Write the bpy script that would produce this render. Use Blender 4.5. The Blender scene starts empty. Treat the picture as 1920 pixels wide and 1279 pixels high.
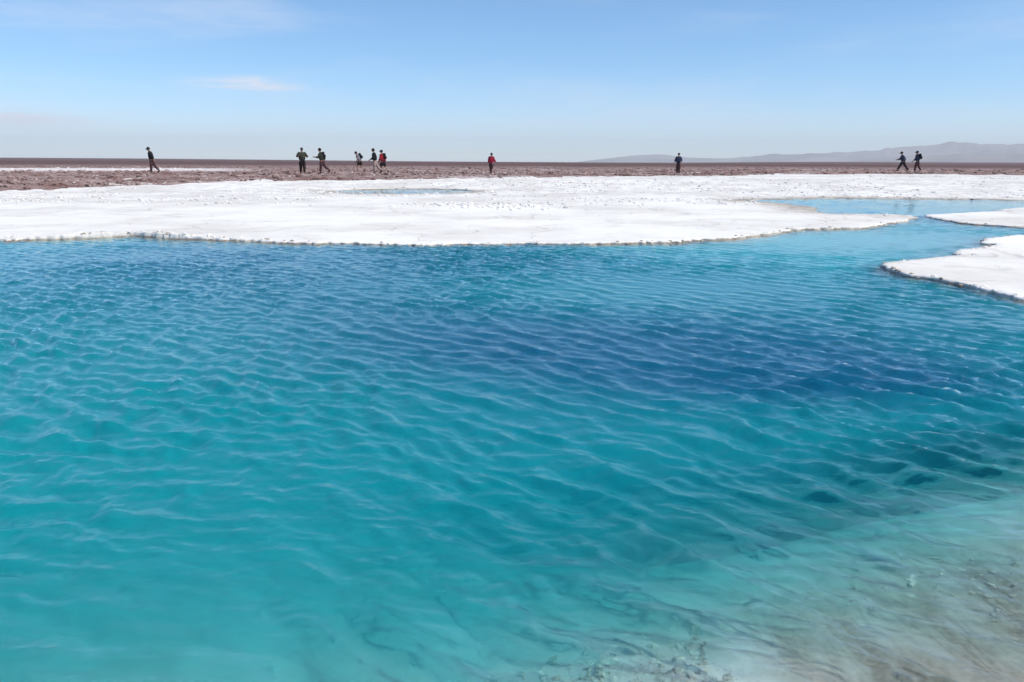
import bpy, bmesh, math, random
import numpy as np
from mathutils import Vector, Matrix, geometry

rng = np.random.default_rng(7)
random.seed(7)
sc = bpy.context.scene
C = sc.collection
R = math.radians

# ---------------------------------------------------------------- camera
CAM_H = 1.6
PITCH, ROLL = R(13.62), R(0.30)
F = 26.0 / 36.0 * 1920.0
cam = bpy.data.cameras.new('camera')
cam.lens = 26.0
cam.sensor_width = 36.0
cam.clip_start = 0.05
cam.clip_end = 90000.0
cam_o = bpy.data.objects.new('camera', cam)
C.objects.link(cam_o)
CAM_M = Matrix.Rotation(math.pi / 2 - PITCH, 3, 'X') @ Matrix.Rotation(ROLL, 3, 'Z')
cam_o.matrix_world = Matrix.Translation((0, 0, CAM_H)) @ CAM_M.to_4x4()
sc.camera = cam_o
sc.render.resolution_x, sc.render.resolution_y = 1024, 682

# ---------------------------------------------------------------- sky, sun, exposure
SUN_AZ, SUN_EL = R(112), R(54)
world = bpy.data.worlds.new('World')
sc.world = world
world.use_nodes = True


class NT:
    """tiny node helper"""
    def __init__(self, tree):
        self.t = tree

    def n(self, kind, ins=None, **props):
        nd = self.t.nodes.new(kind)
        for k, v in props.items():
            setattr(nd, k, v)
        for k, v in (ins or {}).items():
            self.set(nd, k, v)
        return nd

    def set(self, nd, k, v):
        s = nd.inputs[k]
        if isinstance(v, bpy.types.NodeSocket):
            self.t.links.new(v, s)
        elif isinstance(v, bpy.types.Node):
            self.t.links.new(v.outputs[0], s)
        else:
            if isinstance(v, (tuple, list)) and len(v) == 3 and s.type == 'RGBA':
                v = (*v, 1)
            s.default_value = v

    def m(self, op, a, b=None, c=None, clamp=False):
        nd = self.t.nodes.new('ShaderNodeMath')
        nd.operation = op
        nd.use_clamp = clamp
        for i, v in enumerate((a, b, c)):
            if v is not None:
                self.set(nd, i, v)
        return nd.outputs[0]

    def mix(self, fac, a, b, blend='MIX'):
        nd = self.t.nodes.new('ShaderNodeMix')
        nd.data_type = 'RGBA'
        nd.blend_type = blend
        self.set(nd, 0, fac)
        self.set(nd, 6, a)
        self.set(nd, 7, b)
        return nd.outputs[2]

    def noise(self, vec, scale, detail=4.0, rough=0.55, dist=0.0):
        nd = self.n('ShaderNodeTexNoise', {'Scale': scale, 'Detail': detail, 'Roughness': rough, 'Distortion': dist})
        if vec is not None:
            self.set(nd, 'Vector', vec)
        return nd.outputs[0]

    def ramp(self, fac, lo, hi, a=0.0, b=1.0, smooth=True):
        nd = self.n('ShaderNodeMapRange', {'Value': fac, 'From Min': lo, 'From Max': hi, 'To Min': a, 'To Max': b})
        nd.interpolation_type = 'SMOOTHSTEP' if smooth else 'LINEAR'
        return nd.outputs[0]

    def scaled(self, vec, s):
        nd = self.n('ShaderNodeVectorMath', {0: vec, 1: s}, operation='MULTIPLY')
        return nd.outputs[0]


def build_world():
    w = NT(world.node_tree)
    bg = world.node_tree.nodes['Background']
    sky = w.n('ShaderNodeTexSky', sky_type='NISHITA', sun_disc=False, sun_elevation=SUN_EL,
              sun_rotation=SUN_AZ, altitude=2300.0, air_density=1.0, dust_density=1.0, ozone_density=3.0)
    tc = w.n('ShaderNodeTexCoord')
    sep = w.n('ShaderNodeSeparateXYZ', {0: tc.outputs['Generated']})
    x, y, z = sep.outputs
    az = w.m('ARCTAN2', x, y)
    el = w.m('ARCSINE', z)
    # thin cirrus streaks, everywhere in the sky, combed out along the horizon
    vec = w.n('ShaderNodeCombineXYZ', {0: w.m('MULTIPLY', az, 2.2), 1: w.m('MULTIPLY', el, 16.0), 2: 0.37}).outputs[0]
    n1 = w.noise(vec, 1.0, 3.0, 0.55, 0.4)
    vec2 = w.n('ShaderNodeCombineXYZ', {0: w.m('MULTIPLY', az, 14.0), 1: w.m('MULTIPLY', el, 90.0), 2: 1.7}).outputs[0]
    n2 = w.noise(vec2, 1.0, 4.0, 0.65, 0.8)
    total = w.m('MULTIPLY', w.ramp(n1, 0.44, 0.74), w.m('MULTIPLY_ADD', n2, 0.52, -0.02))
    # the few small clouds the photograph shows
    wob = w.m('MULTIPLY_ADD', n2, 3.6, -1.8)
    for (a0, e0, sa, se, amp) in ((-0.345, 0.0910, 0.045, 0.0055, 0.65), (-0.290, 0.0875, 0.036, 0.0035, 0.50),
                                  (-0.58, 0.0430, 0.100, 0.0090, 0.75), (-0.16, 0.206, 0.120, 0.0080, 0.45)):
        da = w.m('MULTIPLY_ADD', w.m('SUBTRACT', az, a0), 1.0 / sa, wob)
        de = w.m('MULTIPLY_ADD', w.m('SUBTRACT', el, e0), 1.0 / se, wob)
        q = w.m('MULTIPLY_ADD', da, da, w.m('MULTIPLY', de, de))
        total = w.m('MULTIPLY_ADD', w.m('EXPONENT', w.m('MULTIPLY', q, -1.0)), amp, total)
    total = w.m('MINIMUM', total, 0.85)
    clear = w.mix(w.ramp(el, 0.0, 0.13), w.mix(1.0, sky.outputs[0], (0.99, 1.04, 1.12), 'MULTIPLY'), w.mix(1.0, sky.outputs[0], (0.70, 0.97, 1.08), 'MULTIPLY'))
    col = w.mix(total, clear, (5.4, 5.7, 6.4))
    w.set(bg, 'Color', col)
    bg.inputs['Strength'].default_value = 0.15


build_world()
sun = bpy.data.lights.new('sun', 'SUN')
sun.energy = 4.0
sun.angle = R(0.53)
sun.color = (1.0, 0.92, 0.795)
sun_o = bpy.data.objects.new('sun', sun)
C.objects.link(sun_o)
S = Vector((math.sin(SUN_AZ) * math.cos(SUN_EL), math.cos(SUN_AZ) * math.cos(SUN_EL), math.sin(SUN_EL)))
sun_o.rotation_euler = (-S).to_track_quat('-Z', 'Y').to_euler()
sun_o.location = S * 60
sc.view_settings.view_transform = 'Standard'
sc.view_settings.look = 'None'
sc.view_settings.exposure = 0.06
sc.view_settings.gamma = 1.0
sc.view_settings.use_curve_mapping = False
sc.render.engine = 'CYCLES'
sc.cycles.use_denoising = True
sc.cycles.max_bounces = 10
sc.cycles.diffuse_bounces = 3
sc.cycles.glossy_bounces = 3
sc.cycles.transmission_bounces = 8
sc.cycles.transparent_max_bounces = 12
sc.cycles.volume_bounces = 2
sc.cycles.caustics_reflective = False
sc.cycles.caustics_refractive = True
sc.cycles.sample_clamp_indirect = 6.0
sc.cycles.use_adaptive_sampling = False


# ---------------------------------------------------------------- helpers
def smooth(a, b, x):
    t = np.clip((np.asarray(x, float) - a) / (b - a), 0, 1)
    return t * t * (3 - 2 * t)


_perm = rng.permutation(4096)
_vals = rng.random(4096)


def vnoise(x, y, seed=0):
    x = np.asarray(x, float)
    y = np.asarray(y, float)
    xi = np.floor(x).astype(np.int64)
    yi = np.floor(y).astype(np.int64)
    fx = x - xi
    fy = y - yi
    fx = fx * fx * fx * (fx * (fx * 6 - 15) + 10)
    fy = fy * fy * fy * (fy * (fy * 6 - 15) + 10)

    def h(i, j):
        return _vals[_perm[(_perm[(i + seed * 131) & 4095] + j) & 4095]]
    a = h(xi, yi)
    b = h(xi + 1, yi)
    c = h(xi, yi + 1)
    d = h(xi + 1, yi + 1)
    return (a * (1 - fx) + b * fx) * (1 - fy) + (c * (1 - fx) + d * fx) * fy


def fbm(x, y, octv=4, seed=0, gain=0.5):
    s = np.zeros_like(np.asarray(x, float))
    amp, tot, f = 1.0, 0.0, 1.0
    for o in range(octv):
        s = s + amp * (vnoise(x * f + 17.3 * o, y * f - 9.1 * o, seed + o) - 0.5)
        tot += amp
        amp *= gain
        f *= 2.03
    return s / tot


def ground_h(x, y):
    """height of the salt and mud plain above the lagoon"""
    x = np.asarray(x, float)
    y = np.asarray(y, float)
    r = np.hypot(x, y)
    az = np.arctan2(x, y)
    z = 0.055 + 0.57 * smooth(41, 55, r) + 0.22 * smooth(60, 76, r) * smooth(R(5), R(20), az)
    z = z + 0.10 * smooth(70, 200, r)
    z = z + 5.0 * np.exp(-((r - 2600) / 900.0) ** 2) * smooth(R(2), R(-30), -(-az)) * (az < R(2))
    z = z + 5.5 * np.exp(-((r - 2600) / 900.0) ** 2) * smooth(R(8), R(24), az)
    return z


def ray(px, py):
    d = Vector(((px - 960.0) / F, -(py - 639.5) / F, -1.0))
    return CAM_M @ d


def on_plane(px, py, z=0.0):
    d = ray(px, py)
    t = (z - CAM_H) / d.z
    return np.array((d.x * t, d.y * t))


def on_ground(px, py):
    z = 0.1
    for _ in range(60):
        p = on_plane(px, py, z)
        z = 0.5 * z + 0.5 * float(ground_h(p[0], p[1]))
    return np.array((p[0], p[1], z))


def mesh_obj(name, verts, faces, mats, parent=None, smooth_shade=False, kind=None, mat_idx=None):
    me = bpy.data.meshes.new(name)
    verts = np.asarray(verts, np.float32)
    if isinstance(faces, np.ndarray):
        nf, k = faces.shape
        me.vertices.add(len(verts))
        me.vertices.foreach_set('co', verts.ravel())
        me.loops.add(nf * k)
        me.loops.foreach_set('vertex_index', faces.astype(np.int32).ravel())
        me.polygons.add(nf)
        me.polygons.foreach_set('loop_start', np.arange(0, nf * k, k, dtype=np.int32))
        me.polygons.foreach_set('loop_total', np.full(nf, k, np.int32))
        me.update(calc_edges=True)
    else:
        me.from_pydata([tuple(map(float, v)) for v in verts], [], faces)
        me.update()
    for m in (mats if isinstance(mats, (list, tuple)) else [mats]):
        me.materials.append(m)
    if mat_idx is not None:
        me.polygons.foreach_set('material_index', np.asarray(mat_idx, np.int32))
    me.polygons.foreach_set('use_smooth', np.full(len(me.polygons), bool(smooth_shade)))
    o = bpy.data.objects.new(name, me)
    C.objects.link(o)
    o.parent = parent
    if kind:
        o['kind'] = kind
    return o


def grid_faces(nr, nc):
    i = np.arange(nr - 1)[:, None] * nc + np.arange(nc - 1)[None, :]
    return np.stack([i, i + 1, i + nc + 1, i + nc], -1).reshape(-1, 4)


def tag(o, label, cat, group=None):
    o['label'] = label
    o['category'] = cat
    if group:
        o['group'] = group
    return o


# ---------------------------------------------------------------- materials
def new_mat(name):
    m = bpy.data.materials.new(name)
    m.use_nodes = True
    t = NT(m.node_tree)
    m.node_tree.nodes.remove(m.node_tree.nodes['Principled BSDF'])
    out = m.node_tree.nodes['Material Output']
    return m, t, out


def obj_pos(t):
    return t.n('ShaderNodeNewGeometry').outputs['Position']


def mat_salt():
    m, t, out = new_mat('salt_crust')
    pos = obj_pos(t)
    sep = t.n('ShaderNodeSeparateXYZ', {0: pos})
    r = t.m('SQRT', t.m('ADD', t.m('POWER', sep.outputs[0], 2.0), t.m('POWER', sep.outputs[1], 2.0)))
    big = t.noise(pos, 0.22, 4.0, 0.6)
    mid = t.noise(pos, 1.6, 5.0, 0.65)
    fine = t.noise(pos, 14.0, 4.0, 0.6)
    col = t.mix(t.ramp(big, 0.38, 0.66), (0.86, 0.84, 0.80), (0.70, 0.67, 0.63))
    # dusty, broken crust further from the water
    dusty = t.m('MULTIPLY', t.ramp(r, 24.0, 40.0, 0.12, 1.0), t.ramp(mid, 0.43, 0.60))
    col = t.mix(t.m('MULTIPLY', dusty, 0.55), col, (0.56, 0.53, 0.52))
    specks = t.m('MULTIPLY', t.ramp(fine, 0.56, 0.68), t.ramp(mid, 0.45, 0.6))
    col = t.mix(t.m('MULTIPLY', specks, t.ramp(r, 10.0, 45.0, 0.22, 0.6)), col, (0.42, 0.38, 0.36))
    # the ridged seams of the salt polygons
    warp = t.n('ShaderNodeVectorMath', {0: pos, 1: t.scaled(t.n('ShaderNodeTexNoise', {'Vector': pos, 'Scale': 0.9, 'Detail': 4.0}).outputs['Color'], (1.6, 1.6, 0.0))}, operation='ADD').outputs[0]
    vor = t.n('ShaderNodeTexVoronoi', {'Vector': warp, 'Scale': 0.55}, feature='DISTANCE_TO_EDGE').outputs['Distance']
    seam = t.m('MULTIPLY', t.ramp(vor, 0.0, 0.035, 1.0, 0.0), t.ramp(big, 0.40, 0.60))
    col = t.mix(t.m('MULTIPLY', seam, 0.58), col, (0.50, 0.46, 0.42))
    # mineral stain in the splash band of the crust edge
    zz = t.m('ADD', sep.outputs[2], t.m('MULTIPLY', t.m('SUBTRACT', fine, 0.5), 0.05))
    stain = t.ramp(zz, 0.022, 0.045, 1.0, 0.0)
    stain_c = t.mix(t.ramp(mid, 0.42, 0.6), (0.24, 0.19, 0.15), (0.52, 0.46, 0.39))
    col = t.mix(t.m('MULTIPLY', stain, 0.92), col, stain_c)
    bump = t.n('ShaderNodeBump', {'Height': t.m('ADD', t.m('MULTIPLY', seam, 0.35), t.m('ADD', t.m('MULTIPLY', mid, 0.6), t.m('MULTIPLY', fine, 0.16))),
                                  'Strength': 0.6, 'Distance': 0.06})
    b = t.n('ShaderNodeBsdfPrincipled', {'Base Color': col, 'Roughness': 0.85, 'Normal': bump, 'Specular IOR Level': 0.25})
    t.set(out, 'Surface', b)
    return m


def mat_mud():
    m, t, out = new_mat('brown_mud')
    pos = obj_pos(t)
    sep = t.n('ShaderNodeSeparateXYZ', {0: pos})
    x, y, _z = sep.outputs
    r = t.m('SQRT', t.m('ADD', t.m('POWER', x, 2.0), t.m('POWER', y, 2.0)))
    big = t.noise(pos, 0.09, 5.0, 0.6)
    mid = t.noise(pos, 0.9, 5.0, 0.65)
    fine = t.noise(pos, 4.5, 4.0, 0.6)
    col = t.mix(t.ramp(mid, 0.38, 0.62), (0.165, 0.098, 0.088), (0.34, 0.24, 0.222))
    col = t.mix(t.ramp(fine, 0.52, 0.64, 0.0, 0.8), col, (0.52, 0.45, 0.43))
    # dried salt in the hollows
    col = t.mix(t.m('MULTIPLY', t.ramp(big, 0.5, 0.64), t.ramp(mid, 0.42, 0.55, 0.2, 0.6)), col, (0.55, 0.48, 0.47))
    red = t.noise(pos, 0.28, 4.0, 0.65)
    col = t.mix(t.ramp(red, 0.46, 0.62, 0.0, 0.65), col, (0.175, 0.092, 0.075))
    # darker stony plain further out
    col = t.mix(t.ramp(r, 95.0, 190.0), col, t.mix(t.ramp(big, 0.4, 0.6), (0.105, 0.060, 0.058), (0.15, 0.092, 0.088)))
    # a long white salt pan beyond the walkers on the left
    pan_r = t.m('ADD', r, t.m('ADD', t.m('MULTIPLY', t.m('SUBTRACT', mid, 0.5), 9.0), t.m('MULTIPLY', t.m('ADD', x, 30.0), 0.10)))
    pan = t.m('MULTIPLY', t.ramp(pan_r, 70.0, 76.0), t.ramp(pan_r, 96.0, 90.0))
    pan = t.m('MULTIPLY', pan, t.ramp(t.m('ARCTAN2', x, y), R(-17), R(-23)))
    col = t.mix(t.m('MULTIPLY', pan, 0.9), col, (0.74, 0.69, 0.68))
    bump = t.n('ShaderNodeBump', {'Height': t.m('ADD', mid, t.m('MULTIPLY', fine, 0.3)), 'Strength': 0.8, 'Distance': 0.12})
    b = t.n('ShaderNodeBsdfPrincipled', {'Base Color': col, 'Roughness': 0.95, 'Normal': bump, 'Specular IOR Level': 0.1})
    t.set(out, 'Surface', b)
    return m


def mat_bed():
    m, t, out = new_mat('lagoon_bed_sediment')
    pos = obj_pos(t)
    sep = t.n('ShaderNodeSeparateXYZ', {0: pos})
    mid = t.noise(pos, 2.3, 5.0, 0.6, 0.5)
    # diagonal streaks, caustic light bands put into the bed colour
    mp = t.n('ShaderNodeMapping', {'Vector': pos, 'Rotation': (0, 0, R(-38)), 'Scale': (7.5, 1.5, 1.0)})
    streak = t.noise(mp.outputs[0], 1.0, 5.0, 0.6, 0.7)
    fine = t.noise(pos, 28.0, 5.0, 0.65)
    col = t.mix(t.ramp(mid, 0.4, 0.62), (0.86, 0.86, 0.83), (0.76, 0.75, 0.71))
    # silty brown sediment on the shallow shelf beside the camera
    at = t.n('ShaderNodeAttribute', attribute_name='silt').outputs['Fac']
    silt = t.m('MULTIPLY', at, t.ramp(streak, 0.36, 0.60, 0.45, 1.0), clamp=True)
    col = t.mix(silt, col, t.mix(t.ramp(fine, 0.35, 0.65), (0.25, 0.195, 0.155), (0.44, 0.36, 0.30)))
    caustic_pale = t.m('MULTIPLY', t.ramp(streak, 0.57, 0.68), t.m('MULTIPLY', at, 1.0))  # whitish caustic light painted along the streaks
    col = t.mix(t.m('MULTIPLY', caustic_pale, 0.45, clamp=True), col, (0.72, 0.69, 0.64))
    bump = t.n('ShaderNodeBump', {'Height': t.m('ADD', mid, t.m('MULTIPLY', fine, 0.15)), 'Strength': 0.4, 'Distance': 0.05})
    b = t.n('ShaderNodeBsdfPrincipled', {'Base Color': col, 'Roughness': 0.9, 'Normal': bump, 'Specular IOR Level': 0.0})
    t.set(out, 'Surface', b)
    return m


THROUGH = 0.44   # share of light that passes the surface without being bent


def mat_water():
    m, t, out = new_mat('lagoon_water')
    pos = obj_pos(t)
    n1 = t.noise(pos, 13.0, 3.0, 0.6, 0.3)
    rough = t.n('ShaderNodeAttribute', attribute_name='ruffle').outputs['Fac']
    turbid = t.n('ShaderNodeAttribute', attribute_name='turbidity').outputs['Fac']
    bump = t.n('ShaderNodeBump', {'Height': t.m('MULTIPLY', n1, rough), 'Strength': 1.0, 'Distance': 0.008})
    fr = t.n('ShaderNodeFresnel', {'IOR': 1.333, 'Normal': bump})
    refr = t.n('ShaderNodeBsdfRefraction', {'Color': (1, 1, 1), 'Roughness': 0.0, 'IOR': 1.333, 'Normal': bump})
    tr = t.n('ShaderNodeBsdfTransparent', {'Color': (1, 1, 1)})
    body = t.n('ShaderNodeMixShader', {0: THROUGH, 1: refr, 2: tr})
    # milky suspended minerals
    deep = t.n('ShaderNodeAttribute', attribute_name='deep').outputs['Fac']
    milk = t.n('ShaderNodeBsdfDiffuse', {'Color': t.mix(deep, (0.004, 0.36, 0.415), (0.006, 0.135, 0.275)), 'Normal': bump})
    body = t.n('ShaderNodeMixShader', {0: turbid, 1: body, 2: milk})
    gl = t.n('ShaderNodeBsdfGlossy', {'Color': (0.90, 0.97, 1.0), 'Roughness': 0.03, 'Normal': bump})
    t.set(out, 'Surface', t.n('ShaderNodeMixShader', {0: fr, 1: body, 2: gl}))
    ab = t.n('ShaderNodeVolumeAbsorption', {'Color': (0.0, 0.86, 0.915), 'Density': 1.9})
    t.set(out, 'Volume', ab)
    return m


def mat_plain(name, col, rough=0.8, var=0.15, scale=12.0, spec=0.2):
    m, t, out = new_mat(name)
    tc = t.n('ShaderNodeTexCoord').outputs['Object']
    nz = t.noise(tc, scale, 4.0, 0.6)
    dark = tuple(c * (1 - var) for c in col)
    lite = tuple(min(1, c * (1 + var)) for c in col)
    bump = t.n('ShaderNodeBump', {'Height': nz, 'Strength': 0.3, 'Distance': 0.01})
    b = t.n('ShaderNodeBsdfPrincipled', {'Base Color': t.mix(t.ramp(nz, 0.35, 0.65), dark, lite), 'Roughness': rough,
                                         'Normal': bump, 'Specular IOR Level': spec})
    t.set(out, 'Surface', b)
    return m


def mat_mountain():
    m, t, out = new_mat('mountain_rock')
    pos = obj_pos(t)
    n1 = t.noise(pos, 0.0012, 6.0, 0.6)
    n2 = t.noise(pos, 0.006, 5.0, 0.65)
    col = t.mix(t.ramp(n1, 0.38, 0.62), (0.18, 0.155, 0.15), (0.29, 0.25, 0.24))
    col = t.mix(t.ramp(n2, 0.5, 0.7, 0.0, 0.5), col, (0.33, 0.26, 0.22))
    b = t.n('ShaderNodeBsdfPrincipled', {'Base Color': col, 'Roughness': 0.95, 'Specular IOR Level': 0.05})
    t.set(out, 'Surface', b)
    return m


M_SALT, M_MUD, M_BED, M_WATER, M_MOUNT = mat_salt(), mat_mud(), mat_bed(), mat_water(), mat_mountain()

# ---------------------------------------------------------------- the shore outlines (read at water level)
P = on_plane
MAIN = [(0, 456), (60, 453), (120, 450), (170, 448), (215, 446), (245, 444), (262, 444), (300, 447), (360, 450), (450, 454),
        (520, 457), (560, 458.5), (600, 458), (650, 460), (700, 460.5), (800, 461.5), (880, 462), (930, 461), (1000, 461),
        (1100, 460), (1180, 459), (1240, 458.5), (1285, 457), (1300, 453), (1350, 450), (1400, 444.5), (1460, 437.5),
        (1495, 432), (1540, 429.5), (1590, 429), (1622, 428), (1640, 424.5), (1660, 421), (1700, 415.5), (1718, 411)]
UPPER = [(1719, 408.5), (1700, 405), (1660, 403.5), (1600, 403.5), (1560, 403), (1540, 401), (1524, 396), (1521, 391), (1510, 388),
         (1485, 385.5), (1450, 381), (1410, 378), (1380, 376.5), (1420, 375), (1470, 374), (1540, 373), (1640, 373), (1740, 373.5), (1840, 374.5),
         (1920, 377)]
SPIT_FAR = [(1736, 407.5), (1750, 405), (1790, 402.5), (1850, 400), (1880, 396.5), (1888, 393.5), (1920, 391)]
SPIT_FAR_LOW = [(1920, 427.5), (1890, 426.5), (1850, 424), (1815, 421.5), (1780, 417), (1755, 412.5), (1740, 409.5)]
SPIT_NEAR = [(1651, 499), (1665, 496), (1700, 492.5), (1740, 487.5), (1775, 485), (1800, 484), (1828, 483), (1822, 481), (1792, 481.5), (1788, 479),
             (1800, 476), (1830, 469), (1858, 464), (1870, 461.5), (1845, 460), (1832, 457), (1845, 451), (1880, 447), (1920, 444)]
SPIT_NEAR_LOW = [(1920, 567), (1895, 560), (1870, 553.5), (1845, 549), (1820, 543), (1800, 537), (1780, 533), (1755, 528), (1735, 525.5),
                 (1710, 522), (1690, 518), (1670, 511), (1655, 505)]
POND = [(622, 359), (650, 356.5), (720, 355), (800, 355), (860, 356), (895, 359), (880, 361.5), (820, 363.5), (740, 364.5), (670, 363.5), (640, 362)]


def rough_line(pts, step, amp, seed, closed=False):
    """densify a polyline and give it a ragged edge"""
    pts = [np.array(p, float) for p in pts]
    # round corners (Chaikin, one pass)
    q = []
    n = len(pts)
    rngi = range(n if closed else n - 1)
    if not closed:
        q.append(pts[0])
    for i in rngi:
        a, b = pts[i], pts[(i + 1) % n]
        q.append(a * 0.78 + b * 0.22)
        q.append(a * 0.22 + b * 0.78)
    if not closed:
        q.append(pts[-1])
    if closed:
        q.append(q[0])
    out = []
    s0 = 0.0
    for a, b in zip(q[:-1], q[1:]):
        L = np.hypot(*(b - a))
        dist = max(1.0, np.hypot(*a) / 14.0)
        k = max(1, int(L / (step * dist)))
        nrm = np.array((-(b - a)[1], (b - a)[0])) / max(L, 1e-6)
        for j in range(k):
            tt = j / k
            p = a + (b - a) * tt
            s = s0 + L * tt
            d = amp * (2.2 * fbm(np.array([s * 0.9]), np.array([seed * 7.7]), 3, seed)[0]
                       + 1.6 * fbm(np.array([s * 6.0]), np.array([seed * 3.1]), 3, seed + 5)[0]) * min(dist, 1.5)
            out.append(p + nrm * d)
        s0 += L
    if not closed:
        out.append(q[-1])
    return out


def in_poly(px, py, poly):
    x, y = poly[:, 0], poly[:, 1]
    inside = np.zeros(len(px), bool)
    j = len(poly) - 1
    for i in range(len(poly)):
        c = (y[i] > py) != (y[j] > py)
        if c.any():
            xs = (x[j] - x[i]) * (py - y[i]) / (y[j] - y[i] + 1e-12) + x[i]
            inside ^= c & (px < xs)
        j = i
    return inside


def shelf(name, shore_lines, closing, pts_inside, z_fn, hole=None, rim_seed=1, lip=None):
    """a salt shelf: a triangulated crust with a real, undercut edge along every shore line.
    shore_lines: list of polylines walked with the crust on the LEFT; closing: points that close the outline."""
    outline, is_shore = [], []
    for ln, cl in zip(shore_lines, closing):
        outline += ln
        is_shore += [True] * (len(ln) - 1) + [False]
        outline += cl
        is_shore += [False] * len(cl)
    outline = np.array(outline)
    n = len(outline)
    edges = [(i, (i + 1) % n) for i in range(n)]
    shore_edge = list(is_shore)
    allp = outline
    hol = None
    if hole is not None:
        hol = np.array(hole)
        k = len(hol)
        edges += [(n + i, n + (i + 1) % k) for i in range(k)]
        shore_edge += [True] * k
        allp = np.vstack([outline, hol])
    ok = in_poly(pts_inside[:, 0], pts_inside[:, 1], outline)
    if hol is not None:
        ok &= ~in_poly(pts_inside[:, 0], pts_inside[:, 1], hol)
    pin = pts_inside[ok]
    # keep clear of the outline
    keep = np.ones(len(pin), bool)
    for i0 in range(0, len(pin), 4000):
        blk = pin[i0:i0 + 4000]
        d2 = ((blk[:, None, :] - allp[None, :, :]) ** 2).sum(-1).min(1)
        rr = np.hypot(blk[:, 0], blk[:, 1])
        keep[i0:i0 + 4000] = d2 > (0.0022 * rr) ** 2
    pin = pin[keep]
    vin = [Vector(p) for p in np.vstack([allp, pin])]
    co, _e, fa, ov, _oe, _of = geometry.delaunay_2d_cdt(vin, edges, [], 0, 1e-6)
    co = np.array([(v.x, v.y) for v in co])
    fa = np.array([f for f in fa if len(f) == 3])
    cen = co[fa].mean(1)
    ok = in_poly(cen[:, 0], cen[:, 1], outline)
    if hol is not None:
        ok &= ~in_poly(cen[:, 0], cen[:, 1], hol)
    fa = fa[ok]
    a, b, c = co[fa[:, 0]], co[fa[:, 1]], co[fa[:, 2]]
    flip = ((b - a)[:, 0] * (c - a)[:, 1] - (b - a)[:, 1] * (c - a)[:, 0]) < 0
    fa[flip] = fa[flip][:, ::-1]
    z = z_fn(co[:, 0], co[:, 1])
    verts = np.column_stack([co, z])
    new_index = {}
    for newi, olds in enumerate(ov):
        for o_ in olds:
            if o_ >= 0 and o_ not in new_index:
                new_index[o_] = newi
    # rim profile (offset outwards, z or None for the crust height)
    prof = [(0.006, -0.14), (0.012, -0.34), (0.016, -0.58), (0.020, -0.80), (0.030, -1.0), (0.16, None), (0.42, None)]
    zdeep = [-0.10, -2.2]
    ev = list(verts)
    quads = []
    cache = {}
    tang = {}
    for (i, j), sh in zip(edges, shore_edge):
        if not sh:
            continue
        d = allp[j] - allp[i]
        L = np.hypot(*d)
        if L < 1e-7:
            continue
        nrm = np.array((d[1], -d[0])) / L
        tang[i] = tang.get(i, 0) + nrm
        tang[j] = tang.get(j, 0) + nrm

    def chain(i):
        if i in cache:
            return cache[i]
        p = allp[i]
        nn = tang[i] / (np.hypot(*tang[i]) + 1e-9)
        zt = float(z_fn(np.array([p[0]]), np.array([p[1]]))[0])
        sc_ = max(1.0, min(np.hypot(*p) / 14.0, 1.6))
        rag = 1.0 + 1.6 * fbm(np.array([p[0] * 6]), np.array([p[1] * 6]), 3, rim_seed)[0]
        ids = [new_index[i]]
        nd = 0
        for off, dz in prof:
            if dz is None:
                zz = zdeep[nd]
                nd += 1
            else:
                zz = zt + dz * (zt + 0.004)
            q = p + nn * off * sc_ * rag
            ev.append((q[0], q[1], zz))
            ids.append(len(ev) - 1)
        cache[i] = ids
        return ids
    for (i, j), sh in zip(edges, shore_edge):
        if not sh or new_index[i] == new_index[j]:
            continue
        ca, cb = chain(i), chain(j)
        for k in range(len(ca) - 1):
            quads.append((ca[k], ca[k + 1], cb[k + 1], cb[k]))
    faces = [tuple(f) for f in fa.tolist()] + quads
    o = mesh_obj(name, ev, faces, M_SALT, kind='structure', smooth_shade=True)
    return o


SHORE_XY = None


def shore_dist(x, y):
    if SHORE_XY is None:
        return np.full_like(x, 9.0)
    x = np.atleast_1d(x)
    y = np.atleast_1d(y)
    out = np.empty(len(x))
    for i0 in range(0, len(x), 4000):
        b = np.column_stack([x[i0:i0 + 4000], y[i0:i0 + 4000]])
        out[i0:i0 + 4000] = np.sqrt(((b[:, None, :] - SHORE_XY[None]) ** 2).sum(-1).min(1))
    return out


def crust_z(x, y):
    x = np.atleast_1d(np.asarray(x, float))
    y = np.atleast_1d(np.asarray(y, float))
    r = np.hypot(x, y)
    d = shore_dist(x, y)
    inland = smooth(0.0, 2.2, d)
    far = smooth(24, 46, r) * inland
    low = smooth(20, 30, r) * (1 - smooth(0, 3.0, d))
    z = ground_h(x, y) * (1 - 0.55 * low)
    z = z + 0.020 * fbm(x * 0.7, y * 0.7, 3, 3) * (0.3 + 0.7 * inland) + (0.012 + 0.085 * far) * fbm(x * 2.6, y * 1.6, 4, 11, 0.6)
    z = z + 0.02 * fbm(x * 7, y * 7, 3, 13, 0.6) * (1 - inland) * (1 - low)
    # the raised, broken lip on the left of the far shore
    p = P(180, 440, 0.1)
    q = ((x - p[0]) / 2.6) ** 2 + ((y - p[1] - 0.25) / 0.50) ** 2
    z = z + np.exp(-q) * (0.06 + 0.16 * fbm(x * 5, y * 5, 3, 21))
    return np.maximum(z, 0.018)


def polar_points(r0, r1, fac, a0, a1, da, jit=0.4):
    pts = []
    r = r0
    while r < r1:
        step = max(0.03, fac * r * r / 100.0)
        th = np.arange(a0, a1, da) + (rng.random() - 0.5) * da
        rr = r + (rng.random(len(th)) - 0.5) * step * jit * 2
        th = th + (rng.random(len(th)) - 0.5) * da * jit * 2
        pts.append(np.column_stack([rr * np.sin(th), rr * np.cos(th)]))
        r += step
    return np.vstack(pts)


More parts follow.
